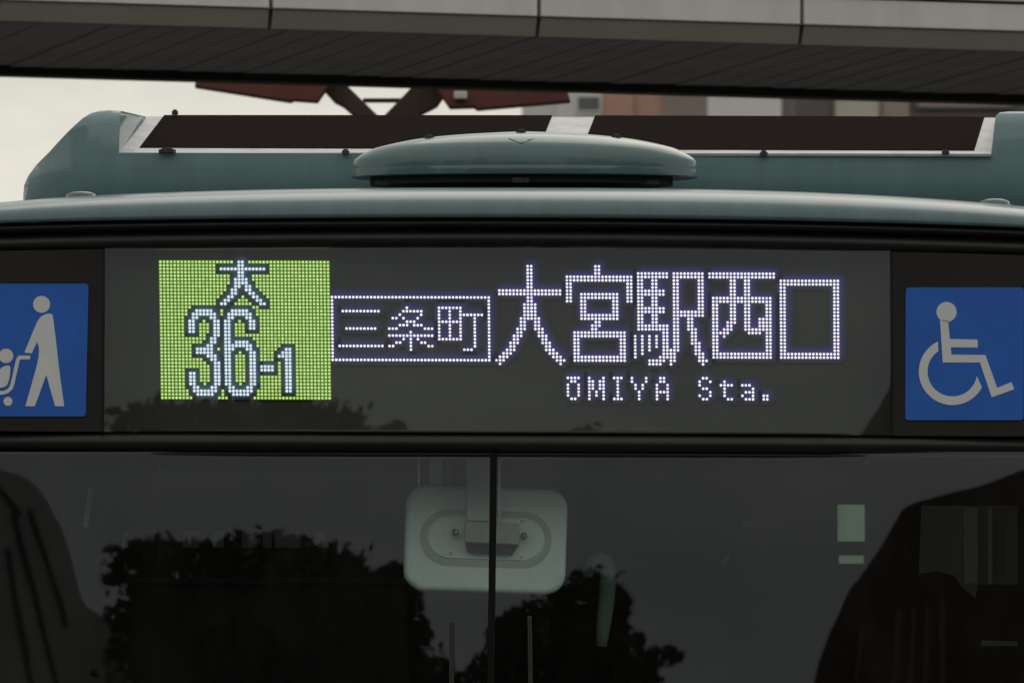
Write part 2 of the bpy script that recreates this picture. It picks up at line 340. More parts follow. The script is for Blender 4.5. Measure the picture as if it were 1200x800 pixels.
GREEN = runs('0:0-20,25-47;1-3:0-15,31-47;4-5:0-19,26-47;6:0-19,27-47;7:0-18,27-47;8:0-18,28-47;9:0-17,29-47;10:0-16,23,30-47;11:0-15,22-24,31-47;12:0-15,21-25,31-47;13:0-8,26-27,31-47;14-15:0-7,17,27-47;16:0-6,28-47;17:0-6,12,22,28-47;18-19:0-6,11-13,21-23,28-47;20:0-6,11-13,21-23,28-47;21:0-6,11-12,21-47;22:0-12,26-47;23:0-11,27-47;24:0-8,27-33,38-47;25:0-8,16,28-32,38-47;26:0-8,22,28-31,38-47;27:0-8,21-23,28-31,38-47;28:0-11,21-23,28-31,38-47;29:0-12,21-23,33,38-47;30:0-13,21-23,33,38-47;31-32:0-6,11-13,21-23,33,38-47;33-34:0-6,11-13,21-23,28-33,38-47;35:0-6,12,22,28-33,38-47;36:0-6,28-33,38-47;37-38:0-7,17,27-33,38-47;39:0-8,16-18,26-47')
DB = 20.066
def cell(r, c, d=DB):
    return W(187.9 + 4.178 * c + (0.015 - 0.00005 * c) * 4.1 * r, 306.7 + 4.08 * r + 0.011 * c, d)
PW, PH = 4.178 * DB / F, 4.08 * DB / F
def led_mesh(name, cells, mdot, mhalo, rad, label=None, halo=(0.0, 0.0, 0.52), vary=(0.05, 0.04), pdepth=DB + 0.006):
    vs, fs, mi, tint = [], [], [], []
    seg = 8
    for (r, c) in sorted(cells):
        p = cell(r, c); q = random.gauss(1, vary[0]); hue = random.gauss(0, vary[1])
        if random.random() < 0.06: hue += random.choice((-1, 1)) * vary[1] * 2.2
        col = (q * (1 + hue), q * (1 - abs(hue) * 0.8), q * (1 + 0.2 * hue), 1)
        b = len(vs); vs.append((p.x, p.y - 0.0022, p.z)); tint.append(col)
        for k in range(seg):
            a = 2 * math.pi * (k + 0.5) / seg
            vs.append((p.x + rad * PW * math.cos(a), p.y, p.z + rad * PW * math.sin(a))); tint.append(col)
        for k in range(seg): fs.append((b, b + 1 + k, b + 1 + (k + 1) % seg)); mi.append(0)
    # halo painted into emission round the dots, unlit cells too, shifted up and right
    sx, sz, hw = halo
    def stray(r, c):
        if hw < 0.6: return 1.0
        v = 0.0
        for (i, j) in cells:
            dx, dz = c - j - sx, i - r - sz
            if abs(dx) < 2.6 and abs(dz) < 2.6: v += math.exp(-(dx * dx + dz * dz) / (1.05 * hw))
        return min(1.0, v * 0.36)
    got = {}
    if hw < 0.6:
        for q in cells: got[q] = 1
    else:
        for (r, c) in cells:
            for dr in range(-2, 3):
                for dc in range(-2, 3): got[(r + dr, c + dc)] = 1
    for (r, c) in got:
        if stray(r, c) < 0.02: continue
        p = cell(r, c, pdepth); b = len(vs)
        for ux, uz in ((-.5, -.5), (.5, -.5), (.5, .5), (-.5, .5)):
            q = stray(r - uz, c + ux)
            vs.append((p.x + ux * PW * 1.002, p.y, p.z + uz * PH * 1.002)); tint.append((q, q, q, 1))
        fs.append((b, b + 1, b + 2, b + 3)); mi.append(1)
    me = bpy.data.meshes.new(name); me.from_pydata([tuple(v) for v in vs], [], fs); me.update()
    o = link(name, me, [mdot, mhalo], board)
    for i, k in enumerate(mi): me.polygons[i].material_index = k
    at = me.attributes.new('tint', 'FLOAT_COLOR', 'POINT'); at.data.foreach_set('color', [x for t in tint for x in t])
    if label: o['label'] = label
    return o
LB = {'big_dai': 'white lit character 大 of the large station name', 'miya': 'white lit character 宮 of the large station name', 'eki': 'white lit character 駅 of the large station name',
      'nishi': 'white lit character 西 of the large station name', 'kuchi': 'white lit character 口, a tall rectangle at the right end', 'frame': 'white dotted rectangle around 三条町',
      'san': 'small lit character 三 in the dotted frame', 'jou': 'small lit character 条 in the dotted frame', 'chou': 'small lit character 町 in the dotted frame'}
for k, cells in GL.items():
    nm = 'lit_frame' if k == 'frame' else ('lit_character' if k in LB else 'lit_letter')
    led_mesh(nm, cells, M['led_white'], M['halo_blue'], 0.375, LB.get(k, 'small lit letter %s of the line under the station name' % k if k != 'dot' else 'lit full stop after Sta'), (0.35, 0.55, 1.0), (0.06, 0.05), DB + 0.005)
for k, cells in RT.items():
    led_mesh('lit_numeral' if k in '361' else ('lit_hyphen' if k == '-' else 'lit_character'), cells, M['led_white_route'], M['halo_teal'], 0.43,
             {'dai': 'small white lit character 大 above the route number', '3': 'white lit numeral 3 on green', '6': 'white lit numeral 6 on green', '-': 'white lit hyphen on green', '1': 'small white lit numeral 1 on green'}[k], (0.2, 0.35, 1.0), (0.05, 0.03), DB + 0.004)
gf = led_mesh('green_dot_field', GREEN, M['led_green'], M['halo_green'], 0.36, 'yellow green field of lit dots behind the route number', (0.0, 0.0, 0.52), (0.07, 0.05), DB + 0.0035)
gf['kind'] = 'stuff'

# --- blue pictogram stickers
def rrect(x0, y0, x1, y1, r, n=6, sh=0.0):
    pts = []
    for cx, cy, a0 in ((x1 - r, y0 + r, -90), (x1 - r, y1 - r, 0), (x0 + r, y1 - r, 90), (x0 + r, y0 + r, 180)):
        for k in range(n + 1):
            a = R(a0 + 90 * k / n); pts.append((cx + r * math.cos(a) + sh * (cy + r * math.sin(a) - y0), cy + r * math.sin(a)))
    return pts
def onpanel(px, py, off):
    p = W(px, py); return Vector((p.x, lean(p.z, ZT, A2) + off, p.z))
def plate(name, pts, m, parent, off, th=0.0012):
    cl = [q for i, q in enumerate(pts) if (Vector(q) - Vector(pts[i - 1])).length > 0.02]
    fr = [onpanel(x, y, off) for x, y in cl]; b = bmesh.new()
    va = [b.verts.new(p) for p in fr]; vb = [b.verts.new(p + Vector((0, th, 0))) for p in fr]; nn = len(fr)
    for t in tessellate_polygon([[Vector((x, y, 0)) for x, y in cl]]):
        b.faces.new([va[i] for i in t])
    for i in range(nn): b.faces.new((va[i], vb[i], vb[(i + 1) % nn], va[(i + 1) % nn]))
    return obj(name, b, m, parent)
def disc(cx, cy, r, n=28): return [(cx + r * math.cos(2 * math.pi * k / n), cy + r * math.sin(2 * math.pi * k / n)) for k in range(n)]
def stroke(pts, wd):
    Lf, Rt = [], []
    for i, p in enumerate(pts):
        a = Vector(pts[max(i - 1, 0)]); b2 = Vector(pts[min(i + 1, len(pts) - 1)]); t = (b2 - a).normalized(); nrm = Vector((-t.y, t.x))
        if 0 < i < len(pts) - 1:
            t0 = (Vector(p) - a).normalized(); t1 = (b2 - Vector(p)).normalized(); k = 1 / max(0.5, math.cos(t0.angle(t1) / 2))
        else: k = 1
        Lf.append(tuple(Vector(p) + nrm * wd / 2 * k)); Rt.append(tuple(Vector(p) - nrm * wd / 2 * k))
    return Lf + Rt[::-1]
def mapper(s, ox, oy): return lambda pts: [(ox + x / s, oy + y / s) for x, y in pts]
st = plate('stroller_sticker', rrect(-52, 332.8, 104, 488.8, 4, sh=-0.017), M['blue'], bus, -0.0022)
st['label'] = 'blue sticker with white figure pushing a stroller'
m1 = mapper(4.208, 0, 310)
def smoothpoly(p): return p
plate('figure_head', m1(disc(207, 198, 42)), M['print'], st, -0.0032)
plate('figure_body', m1([(262, 253), (258, 247), (248, 244), (232, 246), (215, 252), (200, 263), (188, 280), (174, 312), (123, 437), (160, 440), (186, 383), (191, 398), (196, 421), (194, 455), (185, 502), (130, 702), (176, 702), (232, 547), (276, 702), (321, 702), (303, 580), (287, 450), (275, 350)]), M['print'], st, -0.0032)
plate('stroller_handle', m1(stroke([(152, 461), (98, 461), (92, 470), (66, 590), (58, 612), (42, 628), (22, 635), (-10, 637), (-60, 637), (-92, 610), (-120, 590), (-160, 585)], 18)), M['print'], st, -0.0032)
plate('baby_head', m1(disc(33, 453, 36)), M['print'], st, -0.0032)
plate('baby_body', m1([(28, 503), (46, 500), (54, 507), (54, 540), (49, 572), (40, 596), (28, 606), (8, 611), (-55, 611), (-62, 600), (-55, 588), (-22, 582), (-8, 540), (8, 514)]), M['print'], st, -0.0032)
for cx in (44, -95): plate('stroller_wheel', m1(disc(cx, 678, 22)), M['print'], st, -0.0032)
wc = plate('wheelchair_sticker', rrect(1061.2, 337, 1199.6, 493.2, 4, sh=-0.008), M['blue'], bus, -0.0022)
wc['label'] = 'blue sticker with white wheelchair symbol'
m2 = mapper(2.961, 1020, 260)
plate('wheelchair_head', m2(disc(263, 314, 35)), M['print'], wc, -0.0032)
plate('wheelchair_figure', m2([(240, 340), (268, 343), (274, 408), (370, 410), (371, 438), (277, 437), (279, 462), (397, 464), (437, 578), (487, 558), (496, 583), (418, 611), (378, 490), (249, 490)]), M['print'], wc, -0.0032)
arc_o = [(282 + 116 * math.cos(R(a)), 522 - 116 * math.sin(R(a))) for a in range(116, 335, 6)] + [(390, 577)]
arc_i = [(282 + 86 * math.cos(R(a)), 522 - 86 * math.sin(R(a))) for a in range(123, 350, 6)] + [(377, 530)]
# ring as quads
b = bmesh.new(); n = 40
O_ = [(282 + 116 * math.cos(R(a)), 522 - 116 * math.sin(R(a))) for a in [115 + (332 - 115) * k / n for k in range(n + 1)]]
I_ = [(282 + 86 * math.cos(R(a)), 522 - 86 * math.sin(R(a))) for a in [124 + (350 - 124) * k / n for k in range(n + 1)]]
plate('wheel_ring', m2(O_ + I_[::-1]), M['print'], wc, -0.0032)

# --- windscreen
A1 = R(6.0); ZW = hz(534)
def wy(z): return lean(z, ZW, A1) - 0.036
def onglass(px, py, off=0.0):
    p = W(px, py); return Vector((p.x, wy(p.z) + off, p.z))
for x0, x1, lab in ((-90, 577, None), (579, 1290, None)):
    b = bmesh.new(); lo = 575 if x1 < 600 else 577
    fr = [onglass(x0, 530), onglass(x1, 530), onglass(x1 - 8 if x1 < 600 else x1, 1230), onglass(x0 - 8 if x0 > 0 else x0, 1230)]
    b.faces.new([b.verts.new(p) for p in fr]); obj('windscreen_pane', b, M['windscreen'], bus)
b = bmesh.new(); fr = [onglass(x, y, -0.008) for x, y in ((574.5, 530), (582.8, 530), (574.0, 1230), (566, 1230))]
prism(b, fr, [p + Vector((0, 0.03, 0)) for p in fr]); bevel(obj('windscreen_divider', b, M['divider'], bus), 0.003, 2)
for xt, xb, yt, wd in ((530, 528.5, 730, 5.5), (620.5, 624, 723, 4.6)):
    b = bmesh.new(); fr = [onglass(x, y, -0.03) for x, y in ((xt - wd / 2, yt), (xt + wd / 2, yt), (xb + wd / 2 + 1, 1000), (xb - wd / 2 - 1, 1000))]
    prism(b, fr, [p + Vector((0, 0.022, 0)) for p in fr]); bevel(obj('wiper_blade', b, M['rubber'], bus), 0.003, 2)

# --- interior mirror behind the glass
DM = 20.22
mir = None
def rot(pts, c, a): return [(c[0] + (x - c[0]) * math.cos(a) - (y - c[1]) * math.sin(a), c[1] + (x - c[0]) * math.sin(a) + (y - c[1]) * math.cos(a)) for x, y in pts]
MC = (569, 631.5); MA = R(1.9)
b = bmesh.new(); pprism(b, rot(rrect(474, 569.5, 664, 693.5, 24, 8), MC, MA), DM, DM + 0.05)
mir = obj('interior_mirror', b, M['mirror_back'], bus); bevel(mir, 0.014, 4)
mir['label'] = 'pale green back of the interior mirror behind the windscreen'
b = bmesh.new()
po = rot(rrect(492, 598, 646.5, 664, 32.9, 12), MC, MA); pi_ = rot(rrect(500.5, 605.5, 638.5, 656.5, 25.4, 12), MC, MA)
fo = [W(x, y, DM - 0.001) for x, y in po]; fi = [W(x, y, DM - 0.001) for x, y in pi_]
for (P1, P2, dy) in ((fo, fi, 0),):
    nn = len(P1); va = [b.verts.new(p) for p in P1]; vb = [b.verts.new(p) for p in P2]
    for i in range(nn): b.faces.new((va[i], va[(i + 1) % nn], vb[(i + 1) % nn], vb[i]))
obj('mirror_groove', b, M['mirror_groove'], mir)
b = bmesh.new(); pprism(b, rot(rrect(502, 607, 637, 655, 24, 10), MC, MA), DM - 0.006, DM + 0.002); bevel(obj('mirror_boss', b, M['mirror_back'], mir), 0.005, 2)
b = bmesh.new(); pprism(b, [(544, 610), (608, 613), (608.5, 638), (544, 635)], DM - 0.05, DM - 0.004); bevel(obj('mirror_bracket', b, M['bracket'], mir), 0.004, 2)
b = bmesh.new(); pprism(b, [(545, 635), (608, 638), (600, 650), (548, 647)], DM - 0.022, DM - 0.0045); obj('bracket_underside', b, M['panel'], mir)  # black plate for the dark underside of the bracket
b = bmesh.new(); pprism(b, [(546, 500), (583, 500), (583, 611.5), (546, 610)], DM - 0.045, DM - 0.03); bevel(obj('mirror_arm', b, M['mirror_groove'], mir), 0.004, 2)
b = bmesh.new(); pprism(b, [(584, 500), (587, 500), (587, 612), (584, 612)], DM - 0.05, DM - 0.045); obj('arm_glint', b, M['steel'], mir)  # bright strip painting the reflection beside the mirror arm
for x0, x1, mm in ((489.5, 492, 'steel'), (503, 518, 'mirror_groove'), (523, 528, 'rail')):
    b = bmesh.new(); pprism(b, [(x0, 500), (x1, 500), (x1, 571), (x0, 571)], DM + 0.02, DM + 0.03); obj('mirror_stay', b, M[mm], mir)
for x, y in ((529, 606.5), (528.5, 648), (612, 611), (611.5, 652)):
    b = bmesh.new(); p = W(x, y, DM - 0.006); tube(b, p, p + Vector((0, -0.004, 0)), 0.0048, 0.0035, 10); obj('screw_and_glint', b, M['steel'], mir)
for x, y in ((533.5, 623.5), (614, 628)):
    b = bmesh.new(); p = W(x, y, DM - 0.006); tube(b, p, p + Vector((0, -0.025, 0)), 0.0085, 0.0085, 6); k = obj('clamp_nut', b, M['bolt'], mir)
    b = bmesh.new(); p = W(x + 1, y - 0.5, DM - 0.031); tube(b, p, p + Vector((0, -0.004, 0)), 0.004, 0.003, 8); obj('screw_and_glint', b, M['steel'], mir)  # bright tip painting the specular glint on the nut

# --- bodyshell and cabin
HX = 1.26; YB = 10.45
side_holes = {1: [], -1: []}
for s in (1, -1):
    b = bmesh.new(); holed(b, lambda u, v, s=s: (s * HX, u, v), (0.05, YB), (0.35, 3.17), side_holes[s]); obj('side_wall', b, M['teal'], bus)
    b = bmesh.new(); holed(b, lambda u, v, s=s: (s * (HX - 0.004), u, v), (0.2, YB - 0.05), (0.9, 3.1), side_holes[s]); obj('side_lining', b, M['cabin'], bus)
    for h in side_holes[s]:
        b = bmesh.new(); sheet(b, [[(s * (HX - 0.002), h[0], h[2]), (s * (HX - 0.002), h[1], h[2])], [(s * (HX - 0.002), h[0], h[3]), (s * (HX - 0.002), h[1], h[3])]]); obj('side_window', b, M['side_glass'], bus)
def RWp(px, py): p = W(px, py, CD + YB); return p.x, p.z
rh = []
for x0, y0, x1, y1 in ((981.5, 634, 1014.5, 591), (983, 660, 1012, 650.5)):
    a = RWp(x0, y0); c = RWp(x1, y1); rh.append((a[0], c[0], a[1], c[1]))
b = bmesh.new(); holed(b, lambda u, v: (u, YB, v), (-HX, HX), (0.35, 3.17), rh); obj('rear_wall', b, M['teal'], bus)
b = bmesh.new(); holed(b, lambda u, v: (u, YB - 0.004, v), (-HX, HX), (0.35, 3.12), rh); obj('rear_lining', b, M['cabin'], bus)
for h in rh:
    b = bmesh.new(); sheet(b, [[(h[0], YB - 0.002, h[2]), (h[1], YB - 0.002, h[2])], [(h[0], YB - 0.002, h[3]), (h[1], YB - 0.002, h[3])]]); obj('rear_window', b, M['side_glass'], bus)
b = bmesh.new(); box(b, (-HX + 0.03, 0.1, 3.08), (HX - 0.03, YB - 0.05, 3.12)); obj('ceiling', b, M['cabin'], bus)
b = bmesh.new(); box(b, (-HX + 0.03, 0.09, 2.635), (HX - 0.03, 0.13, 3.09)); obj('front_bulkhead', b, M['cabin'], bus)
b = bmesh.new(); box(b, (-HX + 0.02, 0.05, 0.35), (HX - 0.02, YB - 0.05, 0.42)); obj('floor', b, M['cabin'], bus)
b = bmesh.new(); box(b, (-HX, -0.22, 0.33), (HX, 0.06, 1.30)); bevel(obj('front_panel', b, M['teal'], bus), 0.05, 4)
# pale plates in place of patches of light, then handrail and strap
for x0, x1 in ((144, 150), (214, 233), (250, 262), (284, 301), (308, 318), (322, 352), (372, 380)):
    b = bmesh.new(); pprism(b, [(x0, 622), (x1, 622), (x1, 641), (x0, 641)], 21.3, 21.32); obj('light_patch', b, M['cabin_pale'], bus)
for tri in ([(871, 606), (882, 613), (880, 617), (871, 618)], [(855, 648), (857, 651), (849, 662), (844, 659)]):
    b = bmesh.new(); pprism(b, tri, 21.3, 21.32); obj('light_patch', b, M['cabin_pale'], bus)
b = bmesh.new(); pts = [(689, 676), (690, 667), (693, 659), (698, 655), (704, 653.5), (709, 656), (712, 662), (713, 672), (712, 690), (710, 710), (707, 735), (705, 757)]
polytube(b, [W(*q, 20.5) for q in pts], [0.012, 0.013, 0.014, 0.015, 0.016, 0.017, 0.018, 0.019, 0.02, 0.02, 0.017, 0.013])
obj('handrail', b, M['rail'], bus, True)
b = bmesh.new(); pprism(b, [(104, 570), (109, 570), (103, 617), (97, 617)], 20.4, 20.42); obj('gap_light_strip', b, M['cabin_pale'], bus)  # pale strip standing in for light through a window gap

b = bmesh.new(); pprism(b, [(1080, 592), (1262, 592), (1262, 684), (1146, 684), (1143, 700), (1128, 688), (1118, 674), (1098, 668), (1077, 672)], 21.2, 21.21); obj('cab_screen', b, M['mirror_groove'], bus)
for x0, x1 in ((1130, 1146), (1158, 1163)):
    b = bmesh.new(); pprism(b, [(x0, 594), (x1, 594), (x1, 683), (x0, 683)], 21.15, 21.17); obj('screen_post', b, M['mirror_back'], bus)
b = bmesh.new(); pprism(b, [(1150, 750), (1262, 752), (1262, 757), (1150, 756)], 21.2, 21.22); obj('cab_rail', b, M['mirror_groove'], bus)

# --- roof cover with air grilles
D0, D1 = 20.6, 21.2
front = [(22.5, 262), (22, 234), (22.5, 221), (24, 211), (29, 201.5), (39, 190.5), (56, 176.5), (78, 155), (97, 137.8), (106, 131.8), (116, 128.8), (128, 127.8), (141, 128.8),
         (139.5, 179), (1161.5, 181.4), (1166, 142), (1167.5, 135), (1172, 131), (1182, 129.8), (1290, 130), (1330, 160), (1340, 270)]
backp = [(36, 262), (35, 240), (35, 226), (36.5, 216), (41, 208), (50, 198), (64, 184), (86, 163), (105, 146), (114, 140), (124, 136.5), (134, 135.2), (171, 136.8),
         (171.5, 138.5), (1167, 140.0), (1168, 139.6), (1169, 139.2), (1173, 138), (1182, 137), (1280, 137), (1310, 165), (1320, 270)]
fr = [W(x, y, D0 - 0.02) for x, y in front]; bk = [W(x, y, D1) for x, y in backp]; b = bmesh.new()
va = [b.verts.new(p) for p in fr]; vb = [b.verts.new(p) for p in bk]
for pts_, vv in ((front, va), (backp, vb)):
    for t in tessellate_polygon([[Vector((x, y, 0)) for x, y in pts_]]): b.faces.new([vv[i] for i in t])
for i in range(len(va)): j = (i + 1) % len(va); b.faces.new((va[i], vb[i], vb[j], va[j]))
for py in (133, 138, 146, 184, 190, 197, 204, 211, 218, 226, 236):
    bmesh.ops.bisect_plane(b, geom=b.verts[:] + b.edges[:] + b.faces[:], plane_co=W(600, py, D0 - 0.02), plane_no=(0, 0, 1))
for px in (30, 36, 44, 54, 66, 80, 96, 112, 128):
    bmesh.ops.bisect_plane(b, geom=b.verts[:] + b.edges[:] + b.faces[:], plane_co=W(px, 0, D0 - 0.02), plane_no=(1, 0, 0))
kx = F / (D0 - 0.02)
for v in b.verts:
    kv = F / (v.co.y + CD); px = 600 + v.co.x * kv; py = 1040 - (v.co.z - CH) * kv; sh = 0.0
    if py > 192: sh += 0.030 * ((py - 192) / 46) ** 2
    if py < 150: sh += 0.03 * ((150 - py) / 22) ** 2
    if px < 130: sh += 0.14 * ((130 - px) / 103) ** 3
    v.co.y += sh * max(0.0, 1 - (v.co.y - (D0 - 0.02 - CD)) / (D1 - D0 + 0.02))
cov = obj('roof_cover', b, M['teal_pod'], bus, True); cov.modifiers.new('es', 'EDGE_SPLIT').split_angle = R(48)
# sloping frame and the two grilles
def slope(x, y, off=0.0):
    t = (179 - y) / 43.0; d = D0 + (D1 - D0) * t; p = W(x, y, d); return Vector((p.x, p.y - 0.3 * off, p.z + off))
def slab(name, pts, off, th, m, parent):
    b = bmesh.new(); fr = [slope(x, y, off) for x, y in pts]; prism(b, fr, [p + Vector((0, 0.3 * th, -th)) for p in fr]); return obj(name, b, m, parent)
slab('grille_frame', [(139.5, 179.4), (173.5, 137.5), (1167.5, 139), (1161.5, 181.4)], 0.002, 0.006, M['white_frame'], bus)
slab('air_grille', [(163.5, 174.6), (192.5, 136.8), (647, 137), (631, 176.2)], 0.004, 0.002, M['grille'], bus)
slab('air_grille', [(697.5, 137.2), (1153.5, 138.8), (1141.5, 178), (682, 176.5)], 0.004, 0.002, M['grille'], bus)
for x, y, d, w_ in ((205, 134.5, D1 - 0.02, 0.008), (196, 179.5, D0, 0.021), (405, 181, D0, 0.0095), (895, 182.5, D0, 0.0095), (1108, 181.5, D0, 0.0095)):
    b = bmesh.new(); p = W(x, y, d - 0.03)
    tube(b, p, p + Vector((0, 0, 0.0085)), w_, w_, 8); tube(b, p + Vector((0, 0, 0.008)), p + Vector((0, 0, 0.0125)), w_ * 0.7, w_ * 0.6, 8); obj('cover_bolt', b, M['bolt'], bus)
for x, y in ((95, 228.2), (1166, 236.6)):
    b = bmesh.new(); p = W(x, y, 20.16); lathe(b, [(0, 0.008), (0.02, 0.0065), (0.034, 0.0015), (0.038, -0.008)], p, 1, 0.6, 20); obj('marker_lamp', b, M['teal'], bus, True)

# --- round roof vent
VD = 20.40; VC = W(615, 210, VD); k = VD / F
prof = []
for px, py in ((411.5, 208.5), (411.8, 203.5), (412.6, 199.6), (413.6, 199.0), (413.9, 190), (416.5, 186), (421.5, 181.8), (429, 177), (439, 172.3), (452, 168.6), (464.5, 165.6), (482, 162.2), (500, 159.8), (520, 158.0), (543, 156.7), (575, 155.6), (600, 155.1), (615, 155.0)):
    prof.append(((615 - px) * k, (211 - py - 3.2 * (615 - px) / 204 * (1 - ((615 - px) / 204) ** 2) ** 0.5 * 2) * k))
prof = [(0.0, 0.010), (prof[0][0] - 0.02, 0.006), (prof[0][0] - 0.006, 0.0015)] + prof
b = bmesh.new(); lathe(b, prof, VC, 1, 0.34, 96)
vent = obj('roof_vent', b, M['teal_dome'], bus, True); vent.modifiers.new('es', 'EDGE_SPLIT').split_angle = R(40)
vent.rotation_euler = (0, 0, 0)
b = bmesh.new(); p = W(611, 218, VD); lathe(b, [(0, 0.0), (0.362, 0), (0.362, 0.028), (0, 0.028)], (p.x, p.y, p.z), 1, 0.33, 48); obj('vent_gap_ring', b, M['panel'], vent)  # black base ring painting the dark gap under the vent
for x in (450, 610, 762):
    b = bmesh.new(); a = math.acos(max(-1, min(1, (x - 611) / 176))); yy = -0.33 * 0.368 * math.sin(a); q = W(x, 215, VD)
    box(b, (q.x - 0.02, q.y + yy - 0.006, q.z - 0.008), (q.x + 0.02, q.y + yy + 0.02, q.z + 0.004)); obj('vent_foot', b, M['bolt'], vent)
from mathutils.bvhtree import BVHTree
vt = BVHTree.FromPolygons([v.co.copy() for v in vent.data.vertices], [tuple(p.vertices) for p in vent.data.polygons])
for x in (503.5, 610.5, 722):
    b = bmesh.new(); h = vt.ray_cast(Vector(((x - 600) * VD / F, VC.y - 0.03, 9)), Vector((0, 0, -1)))[0]; q = h - Vector((0, 0, 0.003))
    tube(b, q, q + Vector((0, 0, 0.006)), 0.0125, 0.0125, 10); tube(b, q + Vector((0, 0, 0.006)), q + Vector((0, 0, 0.0105)), 0.006, 0.005, 8); obj('vent_bolt', b, M['bolt'], vent)
b = bmesh.new(); eye = camo.location; P_ = []
for x, y in ((596, 162.5), (603, 165), (611, 168.5), (618, 165), (625, 162.5)):
    h = vt.ray_cast(eye, (W(x, y) - eye).normalized())[0]
    if h: P_.append(h)
for p, q in zip(P_, P_[1:]): tube(b, p, q, 0.0016, 0.0016, 6)
obj('moulded_chevron', b, M['teal_dome'], vent, True)

# ------------------------------------------------------------------ elevated deck behind the bus
AN = math.atan(0.3); ca, sa = math.cos(AN), math.sin(AN); DD = 34.0
def dk(s, t, z): return Vector((s * ca - t * sa, DD - CD + s * sa + t * ca, z))   # s along, t across (away)
def zk(kk): return CH + kk * DD / F
deck = root('elevated_walkway', 'elevated walkway with pale panelled edge and dark ribbed underside behind the bus', 'walkway', tuple(dk(0, 0, 0)))
base = deck.location.copy()
def dbox(b, s0, s1, prof):                # cross-section in (t, z) swept from s0 to s1
    prism(b, [dk(s0, t, z) - base for t, z in prof], [dk(s1, t, z) - base for t, z in prof])
S0, ST = 0.1137, 1.1065; TW = 1.97
zb, zm, zt = zk(998.5), zk(1021.5), zk(1053)
def dcopies(name, prof, m, i0, i1, gap, bev=0.0):
    b = bmesh.new(); prism(b, [Vector((gap / 2 * ca - t * sa, gap / 2 * sa + t * ca, z)) for t, z in prof], [Vector(((ST - gap / 2) * ca - t * sa, (ST - gap / 2) * sa + t * ca, z)) for t, z in prof])
    o = obj(name, b, m, deck)
    if bev: bevel(o, bev, 2)
    for i in range(i0, i1):
        q = o if i == i0 else o.copy()
        if i > i0: COL.objects.link(q)
        q.location = Vector(((S0 + i * ST) * ca, (S0 + i * ST) * sa, 0))
dcopies('edge_panel', [(0, zm), (0, zt), (0.05, zt), (0.05, zm + 0.003)], M['fascia'], -9, 10, 0.016, 0.003)
dcopies('upper_panel', [(-0.012, zt + 0.012), (-0.012, zt + 1.1), (0.04, zt + 1.1), (0.04, zt + 0.012)], M['fascia'], -9, 10, 0.016, 0.003)
dcopies('lower_trim', [(0.001, zm - 0.002), (0.05, zm - 0.001), (0.085, zb), (0.032, zb)], M['fascia_low'], -9, 10, 0.016, 0.002)
b = bmesh.new(); dbox(b, S0 - 9.5 * ST, S0 + 10.5 * ST, [(0.02, zt - 0.002), (0.02, zt + 0.014), (0.055, zt + 0.014), (0.055, zt - 0.002)]); obj('edge_flashing', b, M['rust_dark'], deck)
b = bmesh.new(); dbox(b, S0 - 9.5 * ST, S0 + 10.5 * ST, [(-0.003, zm - 0.004), (-0.003, zm + 0.002), (0.03, zm + 0.002), (0.03, zm - 0.004)]); obj('edge_flashing', b, M['rust_dark'], deck)
b = bmesh.new(); dbox(b, S0 - 9.5 * ST, S0 + 10.5 * ST, [(0.06, zm), (0.06, zt + 1.0), (0.09, zt + 1.0), (0.09, zm)]); obj('edge_backing', b, M['dark_steel'], deck)
b = bmesh.new(); dbox(b, S0 - 9.5 * ST, S0 + 10.5 * ST, [(0.09, zb + 0.05), (0.09, zt), (TW, zt), (TW, zb + 0.05)]); obj('deck_slab', b, M['soffit'], deck)
b = bmesh.new(); dbox(b, S0 - 9.5 * ST, S0 + 10.5 * ST, [(TW - 0.02, zb - 0.022), (TW - 0.02, zt), (TW + 0.1, zt), (TW + 0.1, zb - 0.022)]); obj('rear_beam', b, M['dark_steel'], deck)
# skewed soffit sheets, one by one
SK = 0.0; wd = 0.145; sm = None; ns = 0
b = bmesh.new(); ov = 0.003
def sk(s, t, z): return Vector((s * ca - t * sa, s * sa + t * ca, z))
quad = lambda z0, z1: [sk(0.0, 0.07, z0), sk(wd - ov, 0.07, z1), sk(wd - ov + SK, TW - 0.03, z1), sk(SK, TW - 0.03, z0)]
prism(b, quad(zb + 0.010, zb + 0.0135), quad(zb + 0.048, zb + 0.048)); so_ = obj('soffit_sheet', b, M['soffit'], deck)
for i in range(-64, 70):
    q = so_ if i == -64 else so_.copy()
    if i > -64: COL.objects.link(q)
    s = i * wd; q.location = (s * ca, s * sa, random.uniform(-0.002, 0.002))

# ------------------------------------------------------------------ winged steel frame beyond the walkway
DW = 38.5
wp = W(448, 0, DW); wing = root('winged_steel_frame', 'red-brown steel frame with two tapered wings on a V-shaped support', 'canopy frame', (wp.x, wp.y, 0))
def wpart(name, pts, d0, d1, m):
    b = bmesh.new(); fr = [W(x, y, d0) - wing.location for x, y in pts]; prism(b, fr, [p + Vector((0, d1 - d0, 0)) for p in fr]); o = obj(name, b, m, wing); bevel(o, 0.006, 2); return o
wpart('wing', [(238, 72), (227.5, 101), (341, 119), (343, 117), (372, 119), (394, 88)], 38.5, 38.62, M['rust'])
wpart('wing', [(500, 88), (527, 126), (556, 125), (558.5, 128), (669, 118.5), (656, 84)], 38.5, 38.62, M['rust'])
wpart('strut', [(360, 84), (392, 119), (402, 124), (432, 150), (458, 150), (392, 86)], 38.6, 38.72, M['rust_dark'])
wpart('strut', [(500, 84), (436, 150), (462, 150), (498, 131), (512, 124), (536, 90)], 38.65, 38.77, M['rust_dark'])
wpart('tie_bar', [(425, 115), (474, 115), (474, 118.5), (425, 118.5)], 38.75, 38.85, M['rust_dark'])
